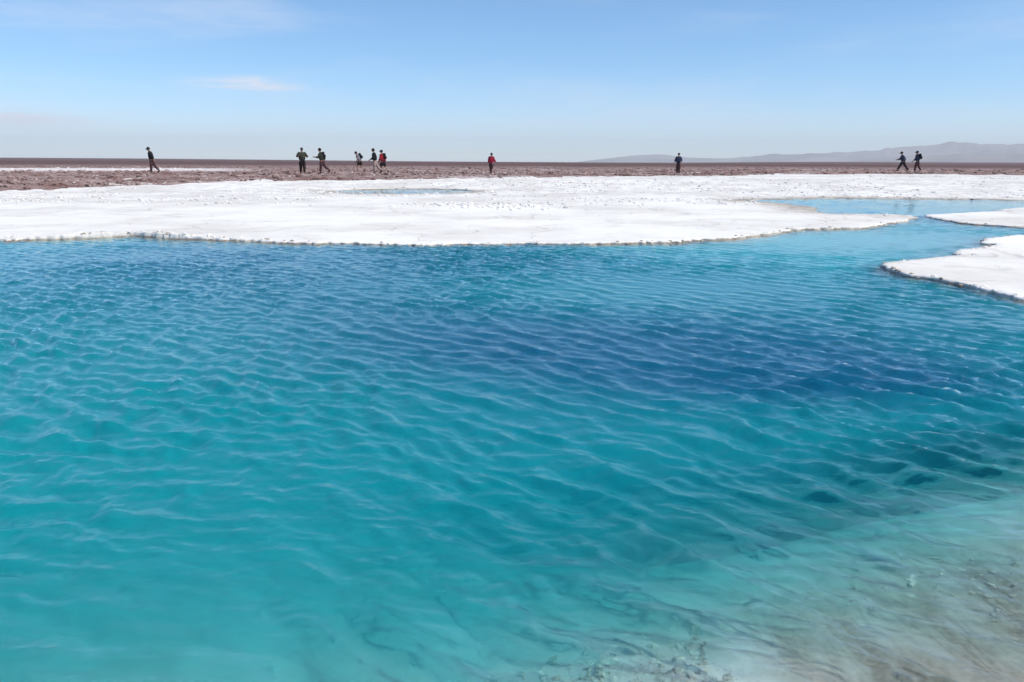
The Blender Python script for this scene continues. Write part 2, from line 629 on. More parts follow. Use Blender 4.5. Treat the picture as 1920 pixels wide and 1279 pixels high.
main_pts = [P(*p) for p in MAIN]
upper_pts = [P(*p) for p in UPPER]
left_ext = [np.array((-45.0, 21.0)), np.array((-33.0, 18.0)), np.array((-22.0, 16.2)), np.array((-14.5, 14.9))]
right_ext = [np.array((27.0, 33.5)), np.array((36.0, 32.0)), np.array((48.0, 33.0))]
shore = rough_line(left_ext + main_pts + upper_pts + right_ext, 0.03, 0.15, 3)
pond_hole = rough_line([P(*p) for p in POND], 0.06, 0.06, 9, closed=True)[:-1]
SHORE_XY = np.array([p for p in shore if abs(p[0]) < 40][::9] + pond_hole[::4])
far_arc = [np.array((72 * math.sin(a), 72 * math.cos(a))) for a in np.linspace(R(57), R(-64), 60)]
pts_far = polar_points(12.0, 71.0, 0.055, R(-66), R(60), R(0.42))
shelf('salt_flat', [shore], [far_arc], pts_far, crust_z, hole=pond_hole, rim_seed=31)

sf = rough_line(([np.array((46.0, 19.5)), np.array((30.0, 19.3))] + [P(*p) for p in SPIT_FAR_LOW] + [P(*p) for p in SPIT_FAR]
                 + [np.array((26.0, 28.0)), np.array((46.0, 27.0))])[::-1], 0.03, 0.085, 14)
pts_r = polar_points(6.0, 52.0, 0.055, R(20), R(75), R(0.42))


def spit_z(x, y):
    return np.maximum(0.052 + 0.02 * fbm(x * 0.9, y * 0.9, 3, 41) + 0.022 * fbm(x * 5, y * 5, 4, 43, 0.6), 0.02)


shelf('salt_spit', [sf], [[]], pts_r, spit_z, rim_seed=33)
sn = rough_line(([np.array((30.0, 6.0)), np.array((14.0, 7.3)), np.array((9.0, 8.1))] + [P(*p) for p in SPIT_NEAR_LOW] + [P(*p) for p in SPIT_NEAR]
                + [np.array((18.0, 16.6)), np.array((30.0, 16.0))])[::-1], 0.025, 0.075, 15)
shelf('salt_spit', [sn], [[]], pts_r, spit_z, rim_seed=35)

SHORE_XY = np.vstack([SHORE_XY, np.array([p for p in sf if abs(p[0]) < 30][::9]), np.array([p for p in sn if abs(p[0]) < 30][::9])])

# ---------------------------------------------------------------- lagoon bed
DEPTHS = [(1900, 1265, .045), (1700, 1265, .05), (1500, 1265, .055), (1300, 1260, .055), (1150, 1270, .07), (1350, 1210, .085), (1000, 1270, .12), (800, 1270, .19),
          (400, 1270, .25), (0, 1270, .28), (1900, 1120, .07), (1900, 1020, .11), (1900, 930, .16), (1900, 860, .26), (1700, 1130, .10), (1700, 900, .28),
          (1700, 1000, .18), (1500, 1150, .13), (1500, 1030, .22), (1500, 950, .33), (1300, 1150, .16), (1300, 1060, .28), (1100, 1150, .24), (1000, 1060, .38), (900, 1160, .30),
          (1200, 1000, .38), (1000, 930, .60), (500, 1080, .42), (0, 1080, .45), (500, 930, .58), (0, 900, .62), (300, 780, .75),
          (700, 760, .85), (1000, 800, .95), (1250, 900, .56), (1300, 800, .95), (1500, 850, .58), (1600, 900, .38), (1450, 720, 1.9), (1000, 660, 2.3),
          (1200, 650, 2.3), (1700, 710, 1.9), (1900, 775, .58), (1900, 720, .9), (1650, 790, .72), (600, 575, 1.6), (750, 620, 1.8), (500, 570, 1.4), (250, 640, .85), (0, 650, .8), (0, 540, 1.2),
          (250, 520, 1.5), (800, 525, 1.5), (980, 540, 1.0), (1130, 550, 1.0), (1300, 545, 1.2), (1500, 570, 1.4), (1750, 590, 1.3), (1900, 620, 1.3),
          (1600, 500, .9), (1600, 455, .25), (1500, 470, .3), (1350, 480, .9), (1750, 440, .25), (600, 485, 1.6), (300, 475, 1.8), (100, 475, 1.2), (1000, 480, 1.6), (1800, 410, .3),
          (1600, 388, .3), (1800, 388, .35), (760, 360, .3), (1400, 377, .15)]
dp = np.array([[*P(a, b), d] for a, b, d in DEPTHS])


def _uv(x, y):
    return np.log(np.hypot(x, y) + 0.6) * 1.5, np.arctan2(x, np.maximum(y, 0.3))


def _tps(r2):
    return 0.5 * r2 * np.log(r2 + 1e-9)


_pu, _pv = _uv(dp[:, 0], dp[:, 1])
_K = _tps((_pu[:, None] - _pu[None]) ** 2 + (_pv[:, None] - _pv[None]) ** 2) + 0.02 * np.eye(len(dp))
_Pm = np.column_stack([np.ones(len(dp)), _pu, _pv])
_W = np.linalg.solve(np.block([[_K, _Pm], [_Pm.T, np.zeros((3, 3))]]), np.concatenate([np.sqrt(dp[:, 2]), np.zeros(3)]))


def depth_at(x, y):
    """smooth surface through the sounded depths"""
    x = np.asarray(x, float)
    y = np.asarray(y, float)
    u, v = _uv(x, y)
    u = np.minimum(u, _pu.max())
    v = np.clip(v, -0.75, 0.75)
    d = _W[-3] + _W[-2] * u + _W[-1] * v
    for k in range(len(dp)):
        d = d + _W[k] * _tps((u - _pu[k]) ** 2 + (v - _pv[k]) ** 2)
    d = np.clip(d, 0.2, 1.8) ** 2
    # the bank beside and behind the camera rises out of the water
    bank = smooth(1.0, -1.6, y) * 0.9
    return d - bank


def build_bed():
    th = np.linspace(R(-78), R(78), 260)
    rr = [0.35]
    while rr[-1] < 60:
        rr.append(rr[-1] + max(0.02, min(0.25, rr[-1] ** 2 / 260)))
    rr = np.array(rr)
    RR, TH = np.meshgrid(rr, th, indexing='ij')
    X, Y = RR * np.sin(TH), RR * np.cos(TH) - 0.6
    D = depth_at(X, Y)
    # low sand ripples and lumps, combed from far left to near right
    c, s = math.cos(R(-38)), math.sin(R(-38))
    U = X * c - Y * s
    V = X * s + Y * c
    shal = smooth(0.7, 0.05, D)
    D = D + shal * (0.055 * fbm(U * 4.0, V * 1.0, 4, 61, 0.55) + 0.02 * fbm(X * 2, Y * 2, 3, 63)) + (0.05 + 0.2 * smooth(6, 10, RR)) * (1 - shal) * fbm(X * 0.7, Y * 0.7, 3, 65)
    sd = shore_dist(X.ravel(), Y.ravel()).reshape(X.shape)
    D = D * (0.22 + 0.78 * smooth(0.0, 0.9, sd))
    D = np.where(Y > 0.9, np.maximum(D, 0.025), D)
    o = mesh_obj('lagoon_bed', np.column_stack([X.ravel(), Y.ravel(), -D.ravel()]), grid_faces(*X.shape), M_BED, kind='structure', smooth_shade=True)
    p = np.array([P(a, b) for a, b in ((1900, 1180), (1750, 1230), (1600, 1200), (1900, 1080))])
    silt = np.zeros_like(X)
    for (q, sx) in zip(p, (0.75, 0.5, 0.5, 0.6)):
        silt = np.maximum(silt, np.exp(-((X - q[0]) ** 2 + (Y - q[1]) ** 2) / (sx * sx)))
    silt = np.maximum(silt, 0.5 * smooth(0.25, 0.05, D))
    for a_, b_, r_ in ((1180, 1265, 0.30), (1380, 1250, 0.22)):      # silt thinned to the paler bed
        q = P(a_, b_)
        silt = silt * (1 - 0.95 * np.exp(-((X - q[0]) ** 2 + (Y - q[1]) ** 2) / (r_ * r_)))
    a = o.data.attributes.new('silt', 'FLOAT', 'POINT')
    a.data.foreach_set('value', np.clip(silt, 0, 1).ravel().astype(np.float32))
    return o


build_bed()


# ---------------------------------------------------------------- water surface
def wave_train(X, Y, crest_az, spread, n, lam, amp, seed, sharp=0.45):
    """short wind ripples: crests run along crest_az (from the view axis)"""
    g = np.random.default_rng(seed)
    H = np.zeros_like(X)
    k_az = crest_az + math.pi / 2
    for i in range(n):
        a = k_az + g.normal() * spread
        l = lam * math.exp(g.normal() * 0.28)
        k = 2 * math.pi / l
        ph = g.random() * 6.283
        ph = k * (X * math.sin(a) + Y * math.cos(a)) + ph
        c = np.cos(ph + 0.5 * np.cos(ph))      # steeper on the lee side
        crest = 2 * ((1 + c) * 0.5) ** (1 + sharp) - 0.7
        H += amp * (l / lam) ** 1.1 * crest
    return H / math.sqrt(n)


def build_water():
    th = np.linspace(R(-60), R(60), 720)
    rr = [0.9]
    while rr[-1] < 56:
        r = rr[-1]
        rr.append(r + (max(0.008, min(0.055, r * r / 800)) if r < 22 else min(0.4, 0.055 + (r - 22) * 0.02)))
    rr = np.array(rr)
    RR, TH = np.meshgrid(rr, th, indexing='ij')
    X, Y = RR * np.sin(TH), RR * np.cos(TH)
    wx = X + 0.24 * fbm(X * 1.3, Y * 1.3, 3, 71) + 0.07 * fbm(X * 4, Y * 4, 2, 72)
    wy = Y + 0.24 * fbm(X * 1.3 + 40, Y * 1.3, 3, 73) + 0.07 * fbm(X * 4 + 9, Y * 4, 2, 74)
    q = X / (Y + 0.8)
    wA = smooth(-0.55, 0.0, q)
    wB = 1 - 0.75 * wA
    A = wave_train(wx, wy, R(-38), R(18), 10, 0.28, 0.0150, 1) + wave_train(wx, wy, R(-44), R(24), 16, 0.14, 0.0056, 2)
    B = wave_train(wx, wy, R(-72), R(16), 9, 0.26, 0.0120, 3) + wave_train(wx, wy, R(-66), R(30), 16, 0.13, 0.0052, 4)
    Cc = wave_train(wx, wy, R(-50), R(30), 16, 0.17, 0.0082, 6)
    far_w = smooth(2.8, 5.5, RR)
    fineH = wave_train(wx, wy, R(-60), R(40), 16, 0.08, 0.0017, 5)
    gust = 0.6 + 0.9 * smooth(-0.22, 0.25, fbm(X * 0.35, Y * 0.22, 3, 81))
    # sheltered, glassier water in the channel by the spits and near the bank
    c1 = P(1350, 540)
    calm = 0.85 * np.exp(-((X - c1[0]) / 2.6) ** 2 - ((Y - c1[1]) / 1.6) ** 2)
    c5 = P(1780, 600)
    calm = np.maximum(calm, 0.6 * np.exp(-((X - c5[0]) / 1.8) ** 2 - ((Y - c5[1]) / 1.0) ** 2))
    c2 = P(1600, 450)
    calm = np.maximum(calm, 0.9 * np.exp(-((X - c2[0]) / 5.0) ** 2 - ((Y - c2[1]) / 3.2) ** 2))
    c3 = P(500, 1270)
    calm = np.maximum(calm, 0.62 * np.exp(-((X - c3[0]) / 1.8) ** 2 - ((Y - c3[1]) / 1.0) ** 2))
    c4 = P(1750, 1080)
    calm = np.maximum(calm, 0.45 * np.exp(-((X - c4[0]) / 0.9) ** 2 - ((Y - c4[1]) / 0.9) ** 2))
    far_calm = smooth(18, 26, RR)
    calm = np.maximum(calm, far_calm * 0.45)
    ruf = gust * (1 - calm)
    H = ((A * wA + B * wB) * (1 - 0.4 * far_w) + Cc * far_w + fineH) * ruf
    o = mesh_obj('lagoon_water', np.column_stack([X.ravel(), Y.ravel(), H.ravel()]), grid_faces(*X.shape), M_WATER, kind='structure', smooth_shade=True)
    dd = depth_at(X, Y)
    sd = np.full(X.shape, 9.0)
    far_ = RR > 6
    sd[far_] = shore_dist(X[far_], Y[far_])
    bd = dd * (0.22 + 0.78 * smooth(0.0, 0.9, sd))
    tb = 0.50 * smooth(0.06, 0.75, bd)
    c6 = P(1780, 730)
    tint = 0.5 * np.exp(-((X - c6[0]) / 1.9) ** 2 - ((Y - c6[1]) / 0.8) ** 2)
    a = o.data.attributes.new('turbidity', 'FLOAT', 'POINT')
    a.data.foreach_set('value', tb.ravel().astype(np.float32))
    a = o.data.attributes.new('deep', 'FLOAT', 'POINT')
    a.data.foreach_set('value', np.clip(smooth(0.6, 2.3, dd) + tint, 0, 1).ravel().astype(np.float32))
    a = o.data.attributes.new('ruffle', 'FLOAT', 'POINT')
    a.data.foreach_set('value', np.clip(ruf, 0.08, 1.6).ravel().astype(np.float32))
    return o


build_water()


# ---------------------------------------------------------------- mud plain to the horizon
def build_plain():
    th = np.linspace(R(-75), R(75), 420)
    rr = [38.0]
    while rr[-1] < 14500:
        r = rr[-1]
        rr.append(r + max(0.16, r * r / 9000 if r < 400 else r * 0.06))
    rr = np.array(rr)
    RR, TH = np.meshgrid(rr, th, indexing='ij')
    X, Y = RR * np.sin(TH), RR * np.cos(TH)
    # where the brown crust begins
    az = np.degrees(TH)
    edge_r = np.interp(az, [-75, -36, -30, -24, -17, -8, 0, 8, 14, 20, 30, 75], [40, 42.5, 44.5, 46.5, 48.0, 49.0, 51, 54.5, 59.0, 66, 70, 70])
    edge_r = edge_r + 2.5 * fbm(X * 0.35, Y * 0.35, 3, 91)
    inside = smooth(-1.6, 1.6, RR - edge_r)
    rough = smooth(300, 60, RR)
    Z = ground_h(X, Y) - 0.16 + inside * 0.20 + rough * (0.16 * fbm(X * 1.3, Y * 0.7, 4, 93, 0.6) * inside) + 0.06 * fbm(X * 0.06, Y * 0.06, 3, 95)
    return mesh_obj('mud_plain', np.column_stack([X.ravel(), Y.ravel(), Z.ravel()]), grid_faces(*X.shape), M_MUD, kind='structure', smooth_shade=True)


build_plain()


# ---------------------------------------------------------------- mountains far beyond the plain
def build_range(name, prof, dist, depth, seed, a_lo, a_hi):
    """prof: (pixel x, pixel y of the ridge line)"""
    az, hh = [], []
    for px, py in prof:
        d = ray(px, py)
        az.append(math.atan2(d.x, d.y))
        hh.append(d.z / math.hypot(d.x, d.y) * dist)
    th = np.linspace(a_lo, a_hi, 420)
    tt = np.linspace(0, 1, 46)
    T, TH = np.meshgrid(tt, th, indexing='ij')
    RR = dist + (T - 0.5) * depth
    X, Y = RR * np.sin(TH), RR * np.cos(TH)
    ridge = np.interp(TH, az, hh) * (1 + 0.26 * fbm(TH * 70, TH * 0 + seed, 5, seed, 0.6))
    crossp = np.where(T < 0.5, (T / 0.5) ** 1.25, ((1 - T) / 0.5) ** 1.1)
    n = fbm(X / 420.0, Y / 420.0, 5, seed + 3, 0.55)
    gul = np.abs(fbm(X / 190.0, Y / 600.0, 4, seed + 9, 0.55))
    Z = ridge * crossp * (1 + 0.55 * n * (1 - crossp ** 3)) - gul * ridge * 0.55 * (crossp * (1 - crossp ** 2))
    Z = np.where(crossp < 1e-6, -2.0, Z)
    return mesh_obj(name, np.column_stack([X.ravel(), Y.ravel(), Z.ravel()]), grid_faces(*X.shape), M_MOUNT, kind='structure', smooth_shade=True)


build_range('mountain_range', [(1000, 306), (1080, 304), (1120, 299), (1160, 294), (1200, 290.5), (1240, 289.5), (1290, 295), (1340, 297), (1400, 294), (1450, 289), (1520, 287.5),
            (1600, 284), (1660, 278), (1720, 273), (1760, 268), (1790, 264), (1812, 266), (1840, 270), (1880, 267), (1920, 267), (2050, 262), (2300, 275),
            (2700, 285)], 12200, 2600, 5, R(1), R(46))
build_range('foothills', [(1500, 307), (1580, 303), (1650, 296), (1720, 290), (1800, 289), (1860, 292), (1920, 288), (2100, 286), (2500, 296)], 9300, 1500, 25, R(20), R(44))


# ---------------------------------------------------------------- clods and crumbs of the crust (uncountable)
def lump_proto(seed):
    bm = bmesh.new()
    bmesh.ops.create_icosphere(bm, subdivisions=1, radius=1.0)
    g = np.random.default_rng(seed)
    v = np.array([x.co[:] for x in bm.verts])
    v *= (0.72 + 0.5 * g.random(len(v)))[:, None]
    f = np.array([[x.index for x in fc.verts] for fc in bm.faces])
    bm.free()
    return v, f


PROTOS = [lump_proto(100 + i) for i in range(6)]


def scatter(name, pts, sizes, flat, mat, sink=0.35):
    V, Fc = [], []
    n0 = 0
    for i, ((x, y, z), s) in enumerate(zip(pts, sizes)):
        v, f = PROTOS[i % 6]
        a = rng.random() * 6.283
        c, sn_ = math.cos(a), math.sin(a)
        ex = 0.7 + 0.7 * rng.random()
        w = np.column_stack([(v[:, 0] * c - v[:, 1] * sn_) * s * ex, (v[:, 0] * sn_ + v[:, 1] * c) * s, v[:, 2] * s * flat])
        w += (x, y, z + s * flat * (1 - 2 * sink))
        V.append(w)
        Fc.append(f + n0)
        n0 += len(v)
    return mesh_obj(name, np.vstack(V), np.vstack(Fc), mat, kind='stuff')


def wedge(n, r0, r1, a0, a1, p=1.0):
    t = rng.random(n) ** p
    r = 1.0 / ((1 - t) / r0 + t / r1)
    a = a0 + (a1 - a0) * rng.random(n)
    return r * np.sin(a), r * np.cos(a), r, a


def build_clods():
    x, y, r, a = wedge(17000, 38, 130, R(-40), R(40))
    az = np.degrees(a)
    edge_r = np.interp(az, [-75, -36, -30, -24, -17, -8, 0, 8, 14, 20, 30, 75], [40, 42.5, 44.5, 46.5, 48.0, 49.0, 51, 54.5, 59.0, 66, 70, 70])
    ok = (r > edge_r + 0.4 + 2 * rng.random(len(r)) ** 2) & (fbm(x * 0.25, y * 0.25, 3, 55) > -0.16 + 0.25 * rng.random(len(r)) - 0.1)
    x, y = x[ok], y[ok]
    z = ground_h(x, y) + 0.02
    scatter('mud_clods', np.column_stack([x, y, z]), 0.04 + 0.20 * rng.random(len(x)) ** 4, 0.6, M_MUD)
    # rough salt lumps on the broken crust
    x, y, r, a = wedge(9000, 26, 70, R(-40), R(40))
    pw, pe = P(622, 360), P(895, 360)
    hol = np.array(pond_hole)
    outl = np.array(shore + far_arc)
    ok = in_poly(x, y, outl) & ~in_poly(x, y, hol) & (fbm(x * 0.3, y * 0.16, 4, 57) > 0.03 + 0.12 * (rng.random(len(x)) - 0.5)) & (rng.random(len(x)) < smooth(26, 40, r) + 0.08)
    x, y, r = x[ok], y[ok], r[ok]
    for (a_, b_, sx_, sy_, n_) in ((930, 386, 1.0, 0.9, 330), (545, 360, 1.6, 0.5, 90), (870, 383, 1.5, 0.3, 80), (470, 372, 2.0, 1.2, 90), (180, 378, 3.0, 1.6, 140), (1100, 352, 3.0, 1.5, 160)):
        q = P(a_, b_, 0.06)
        x = np.concatenate([x, q[0] + rng.normal(0, sx_, n_)])
        y = np.concatenate([y, q[1] + rng.normal(0, sy_, n_)])
    ok = in_poly(x, y, outl) & ~in_poly(x, y, hol)
    x, y = x[ok], y[ok]
    z = crust_z(x, y)
    scatter('salt_lumps', np.column_stack([x, y, z]), 0.025 + 0.075 * rng.random(len(x)) ** 2, 0.55, M_SALT)

    # broken chunks of crust along the water's edge
    px_, sz_ = [], []
    for line, zf in ((shore, crust_z), (sf, spit_z), (sn, spit_z)):
        ln = np.array(line)
        ln = ln[np.hypot(ln[:, 0], ln[:, 1]) < 27]
        ln = ln[np.abs(ln[:, 0]) < 24]
        d = np.gradient(ln, axis=0)
        nn = np.column_stack([d[:, 1], -d[:, 0]]) / (np.hypot(d[:, 0], d[:, 1])[:, None] + 1e-9)
        for rep_ in range(3):
            dens = fbm(ln[:, 0] * 0.5 + rep_ * 9, ln[:, 1] * 0.5, 3, 77)
            left = smooth(-2.5, -6.0, ln[:, 0])
            pick = rng.random(len(ln)) < 0.10 + 0.9 * np.clip(dens, 0, 1) + 0.22 * left
            off = rng.normal(0.0, 0.045, len(ln)) - 0.03 - 0.10 * left * rng.random(len(ln))
            q = ln + nn * off[:, None]
            z = np.where(off < 0, np.maximum(zf(q[:, 0], q[:, 1]) - 0.012, 0.0), 0.004)
            px_.append(np.column_stack([q, z])[pick])
            sz_.append((0.008 + 0.034 * rng.random(len(ln)) ** 3.5 * (1 + 0.5 * left))[pick])
    px_ = np.vstack(px_)
    sz_ = np.concatenate(sz_)
    split = rng.random(len(px_)) < 0.68
    scatter('salt_rim_rubble', px_[split], sz_[split], 0.75, M_SALT)
    scatter('stained_rim_rubble', px_[~split], sz_[~split], 0.75, mat_plain('stained_crust', (0.36, 0.30, 0.25), 0.9, 0.5, 6.0))

    # crumbs of salt lying on the shallow bed
    q = np.array([P(rng.uniform(900, 2100), 1000 + 330 * rng.random() ** 0.6) for _ in range(1500)])
    dq = depth_at(q[:, 0], q[:, 1])
    ok = (dq < 0.22) & (fbm(q[:, 0] * 2, q[:, 1] * 2, 3, 88) > -0.05)
    q, dq = q[ok], dq[ok]
    scatter('bed_salt_crumbs', np.column_stack([q, -dq - 0.004]), 0.004 + 0.016 * rng.random(len(q)) ** 3, 0.6, mat_plain('sunken_salt', (0.62, 0.58, 0.52), 0.9, 0.45, 9.0))


build_clods()

# ---------------------------------------------------------------- haze
hz, t_, out_ = new_mat('dry_air')
vol = t_.n('ShaderNodeVolumePrincipled', {'Color': (0.90, 0.97, 1.0), 'Density': 9.5e-5, 'Anisotropy': 0.0})
t_.set(out_, 'Volume', vol)
hx, hy0, hy1, hz0, hz1 = 12500.0, -2000.0, 15500.0, -4.0, 445.0
hv = [(sx, sy, sz) for sz in (hz0, hz1) for sy in (hy0, hy1) for sx in (-hx, hx)]
hf = [(0, 2, 3, 1), (4, 5, 7, 6), (0, 1, 5, 4), (2, 6, 7, 3), (0, 4, 6, 2), (1, 3, 7, 5)]
HAZE = mesh_obj('haze', hv, hf, hz, kind='stuff')


# ---------------------------------------------------------------- people walking the far rim
def skin_mesh(nodes, edges, sub=1, fat=1.12):
    """nodes: list of (co, radius); returns evaluated Skin + Subdivision mesh data (verts, faces)"""
    me = bpy.data.meshes.new('tmp')
    me.from_pydata([tuple(n[0]) for n in nodes], edges, [])
    ob = bpy.data.objects.new('tmp', me)
    C.objects.link(ob)
    ob.modifiers.new('s', 'SKIN')
    for v, n in zip(me.skin_vertices[0].data, nodes):
        v.radius = (n[1] * fat, n[1] * fat) if not isinstance(n[1], tuple) else (n[1][0] * fat, n[1][1] * fat)
    me.skin_vertices[0].data[0].use_root = True
    if sub:
        m = ob.modifiers.new('u', 'SUBSURF')
        m.levels = m.render_levels = sub
    dg = bpy.context.evaluated_depsgraph_get()
    ev = ob.evaluated_get(dg)
    em = ev.to_mesh()
    vs = np.array([v.co[:] for v in em.vertices])
    fs = [tuple(p.vertices) for p in em.polygons]
    ev.to_mesh_clear()
    bpy.data.objects.remove(ob)
    bpy.data.meshes.remove(me)
    return vs, fs


def head_mesh(center, M):
    """a head with brow, nose, chin and ears; forward is +Y"""
    nu, nv = 20, 14
    vs = []
    for j in range(nv + 1):
        ph = math.pi * j / nv
        for i in range(nu):
            th = 2 * math.pi * i / nu
            x, y, z = math.sin(ph) * math.sin(th), math.sin(ph) * math.cos(th), math.cos(ph)
            X, Y, Z = x * 0.084, y * 0.104, z * 0.124
            if z < 0:                                   # jaw narrows to the chin
                X *= 1 + 0.42 * z
                Y *= 1 + 0.22 * z
                Y += 0.012 * max(0, y) * -z
            fr = max(0.0, y) ** 6
            Y += fr * (0.026 * math.exp(-((z + 0.12) / 0.16) ** 2) * math.exp(-(x / 0.16) ** 2))   # nose
            Y -= fr * 0.010 * math.exp(-((z - 0.06) / 0.10) ** 2) * math.exp(-((abs(x) - 0.34) / 0.16) ** 2)  # eye sockets
            Y += fr * 0.006 * math.exp(-((z + 0.45) / 0.10) ** 2) * math.exp(-(x / 0.3) ** 2)      # lips
            X += math.copysign(1, x) * 0.016 * math.exp(-((z + 0.05) / 0.2) ** 2) * math.exp(-((y + 0.08) / 0.12) ** 2) * (abs(x) > 0.5)  # ears
            vs.append(center + M @ Vector((X, Y, Z)))
    fs = []
    for j in range(nv):
        for i in range(nu):
            a, b = j * nu + i, j * nu + (i + 1) % nu
            fs.append((a, a + nu, b + nu, b))
    return np.array([v[:] for v in vs]), fs


def merge(parts):
    V, Fs = [], []
    n = 0
    for v, f in parts:
        V.append(v)
        Fs += [tuple(i + n for i in q) for q in f]
        n += len(v)
    return np.vstack(V), Fs


def rotx(a):
    return Matrix.Rotation(a, 3, 'X')


SKIN = mat_plain('skin', (0.36, 0.21, 0.145), 0.6, 0.08)
CLOTH = {}


def cloth(name, col):
    if name not in CLOTH:
        CLOTH[name] = mat_plain(name, col, 0.9, 0.25, 9.0, 0.1)
    return CLOTH[name]


def make_person(px, py, h_px, face, label, top, legs, hat, pose, shorts=False, hair=None, pack=None, pack_label=None, stout=1.0):
    """px, py: where the feet stand in the photograph; h_px: standing height there; face: heading (0 = away, 90 = right, -90 = left, 180 = towards us)"""
    base = on_ground(px, py)
    dist = math.hypot(base[0], base[1])
    lean = pose.get('lean', 4)
    Tm = rotx(-R(lean))
    # --- joints, forward = +Y, right = +X
    hip_z = 0.92
    pel = Vector((0, 0, hip_z))
    spine = pel + Tm @ Vector((0, 0.01, 0.20))
    chest = pel + Tm @ Vector((0, 0.0, 0.40))
    neckb = pel + Tm @ Vector((0, -0.01, 0.53))
    Hm = rotx(-R(lean * 0.6 + pose.get('nod', 4))) @ Matrix.Rotation(R(pose.get('turn', 0)), 3, 'Z')
    neck = neckb + Hm @ Vector((0, 0.015, 0.06))
    headc = neckb + Hm @ Vector((0, 0.03, 0.19))
    J = {}
    for sd, sx in (('l', -1), ('r', 1)):
        th, kn = R(pose['thigh_' + sd]), R(pose['knee_' + sd])
        hip = pel + Vector((0.095 * sx, 0, -0.03))
        knee = hip + Vector((0.008 * sx, math.sin(th) * 0.43, -math.cos(th) * 0.43))
        sh = th - kn
        ank = knee + Vector((0, math.sin(sh) * 0.41, -math.cos(sh) * 0.41))
        fa = R(pose.get('foot_' + sd, 0)) + min(0.0, sh) * 0.7
        fv = Vector((0.02 * sx, math.cos(fa), math.sin(fa))).normalized()
        dn = Vector((0, math.sin(fa), -math.cos(fa)))
        heel = ank - fv * 0.05 + dn * 0.055
        ball = ank + fv * 0.12 + dn * 0.055
        toe = ank + fv * 0.19 + dn * 0.060
        shd = chest + Tm @ Vector((0.175 * sx * stout, 0, 0.075))
        a, ab, el = R(pose['arm_' + sd]), R(pose.get('abd_' + sd, 10)), R(pose['elbow_' + sd])
        ud = Tm @ Vector((math.sin(ab) * sx, math.sin(a) * math.cos(ab), -math.cos(a) * math.cos(ab)))
        elb = shd + ud * 0.29
        inward = R(pose.get('in_' + sd, 10))
        fd = rotx(el) @ ud
        fd = (fd + Vector((-sx * math.sin(inward) * 1.2, 0, 0))).normalized()
        wr = elb + fd * 0.25
        J[sd] = dict(hip=hip, knee=knee, ank=ank, heel=heel, ball=ball, toe=toe, shd=shd, elb=elb, wr=wr, fd=fd, ud=ud, sx=sx)
    # --- body: one skinned figure with hands of five fingers
    N, E_ = [], []

    def nd(co, r, prev=None):
        N.append((co, r))
        if prev is not None:
            E_.append((prev, len(N) - 1))
        return len(N) - 1
    w = stout
    i_pel = nd(pel, (0.135 * w, 0.105 * w))
    i_sp = nd(spine, (0.125 * w, 0.10 * w), i_pel)
    i_ch = nd(chest, (0.150 * w, 0.105 * w), i_sp)
    i_nb = nd(neckb, 0.062, i_ch)
    i_nk = nd(neck, 0.052, i_nb)
    nd(headc + Hm @ Vector((0, -0.01, -0.02)), 0.058, i_nk)
    for sd in 'lr':
        j = J[sd]
        a = nd(j['hip'], 0.085 * w, i_pel)
        a = nd(j['hip'].lerp(j['knee'], 0.5), 0.075 * w, a)
        a = nd(j['knee'], 0.054, a)
        a = nd(j['knee'].lerp(j['ank'], 0.35), 0.054, a)
        a = nd(j['ank'], 0.036, a)
        a = nd(j['ball'], 0.036, a)
        nd(j['toe'], 0.026, a)
        a = nd(j['shd'], 0.058, i_ch)
        a = nd(j['shd'].lerp(j['elb'], 0.5), 0.048, a)
        a = nd(j['elb'], 0.040, a)
        a = nd(j['elb'].lerp(j['wr'], 0.4), 0.037, a)
        wri = nd(j['wr'], 0.026, a)
        fd = j['fd']
        side = Vector((0, 1, 0))
        side = (side - fd * side.dot(fd)).normalized()
        nrm = fd.cross(side)
        palm = nd(j['wr'] + fd * 0.06, (0.036, 0.020), wri)
        for k, (off, ln) in enumerate(((0.030, 0.078), (0.011, 0.088), (-0.009, 0.082), (-0.028, 0.064))):
            b0 = j['wr'] + fd * 0.092 + side * off
            k0 = nd(b0, 0.0105, palm)
            bend = nrm * (0.012 * -j['sx'])
            k1 = nd(b0 + fd * ln * 0.5 + bend * 0.5, 0.0095, k0)
            nd(b0 + fd * ln * 0.95 + bend * 2.2, 0.008, k1)
        t0 = nd(j['wr'] + fd * 0.035 + side * 0.038, 0.012, wri)
        nd(j['wr'] + fd * 0.085 + side * 0.058, 0.010, t0)
    body = merge([skin_mesh(N, E_, 1), head_mesh(headc, Hm)])
    low = min(min(J[s_]['toe'].z, J[s_]['heel'].z) for s_ in 'lr') - 0.035
    top_z = headc.z + 0.13 - low
    # standing height of the figure from its size in the photograph
    hgt = h_px / (F / math.cos(PITCH) ** 2) * dist * math.cos(math.atan2(base[0], base[1])) ** 0
    k = hgt / top_z
    k = max(0.86, min(1.12, k))
    root = bpy.data.objects.new('person', None)
    C.objects.link(root)
    root.location = base
    root.rotation_euler = (0, 0, -R(face) - math.atan2(base[0], base[1]))
    root.scale = (k, k, k)
    tag(root, label, 'person', 'walkers on the brown rim beyond the salt')

    def put(name, vf, mat, parent=root):
        v = np.array(vf[0]) - (0, 0, low)
        return mesh_obj(name, v, vf[1], mat, parent=parent, smooth_shade=True)
    put('body', body, SKIN)
    # --- jacket
    N, E_ = [], []
    g = pose.get('puff', 0.016)
    a0 = nd(pel + Tm @ Vector((0, 0, -0.06)), (0.150 * w + g, 0.118 * w + g))
    a1 = nd(spine, (0.138 * w + g, 0.112 * w + g), a0)
    a2 = nd(chest, (0.155 * w + g, 0.115 * w + g), a1)
    nd(neckb + Tm @ Vector((0, -0.005, -0.015)), 0.070 + g * 0.4, a2)
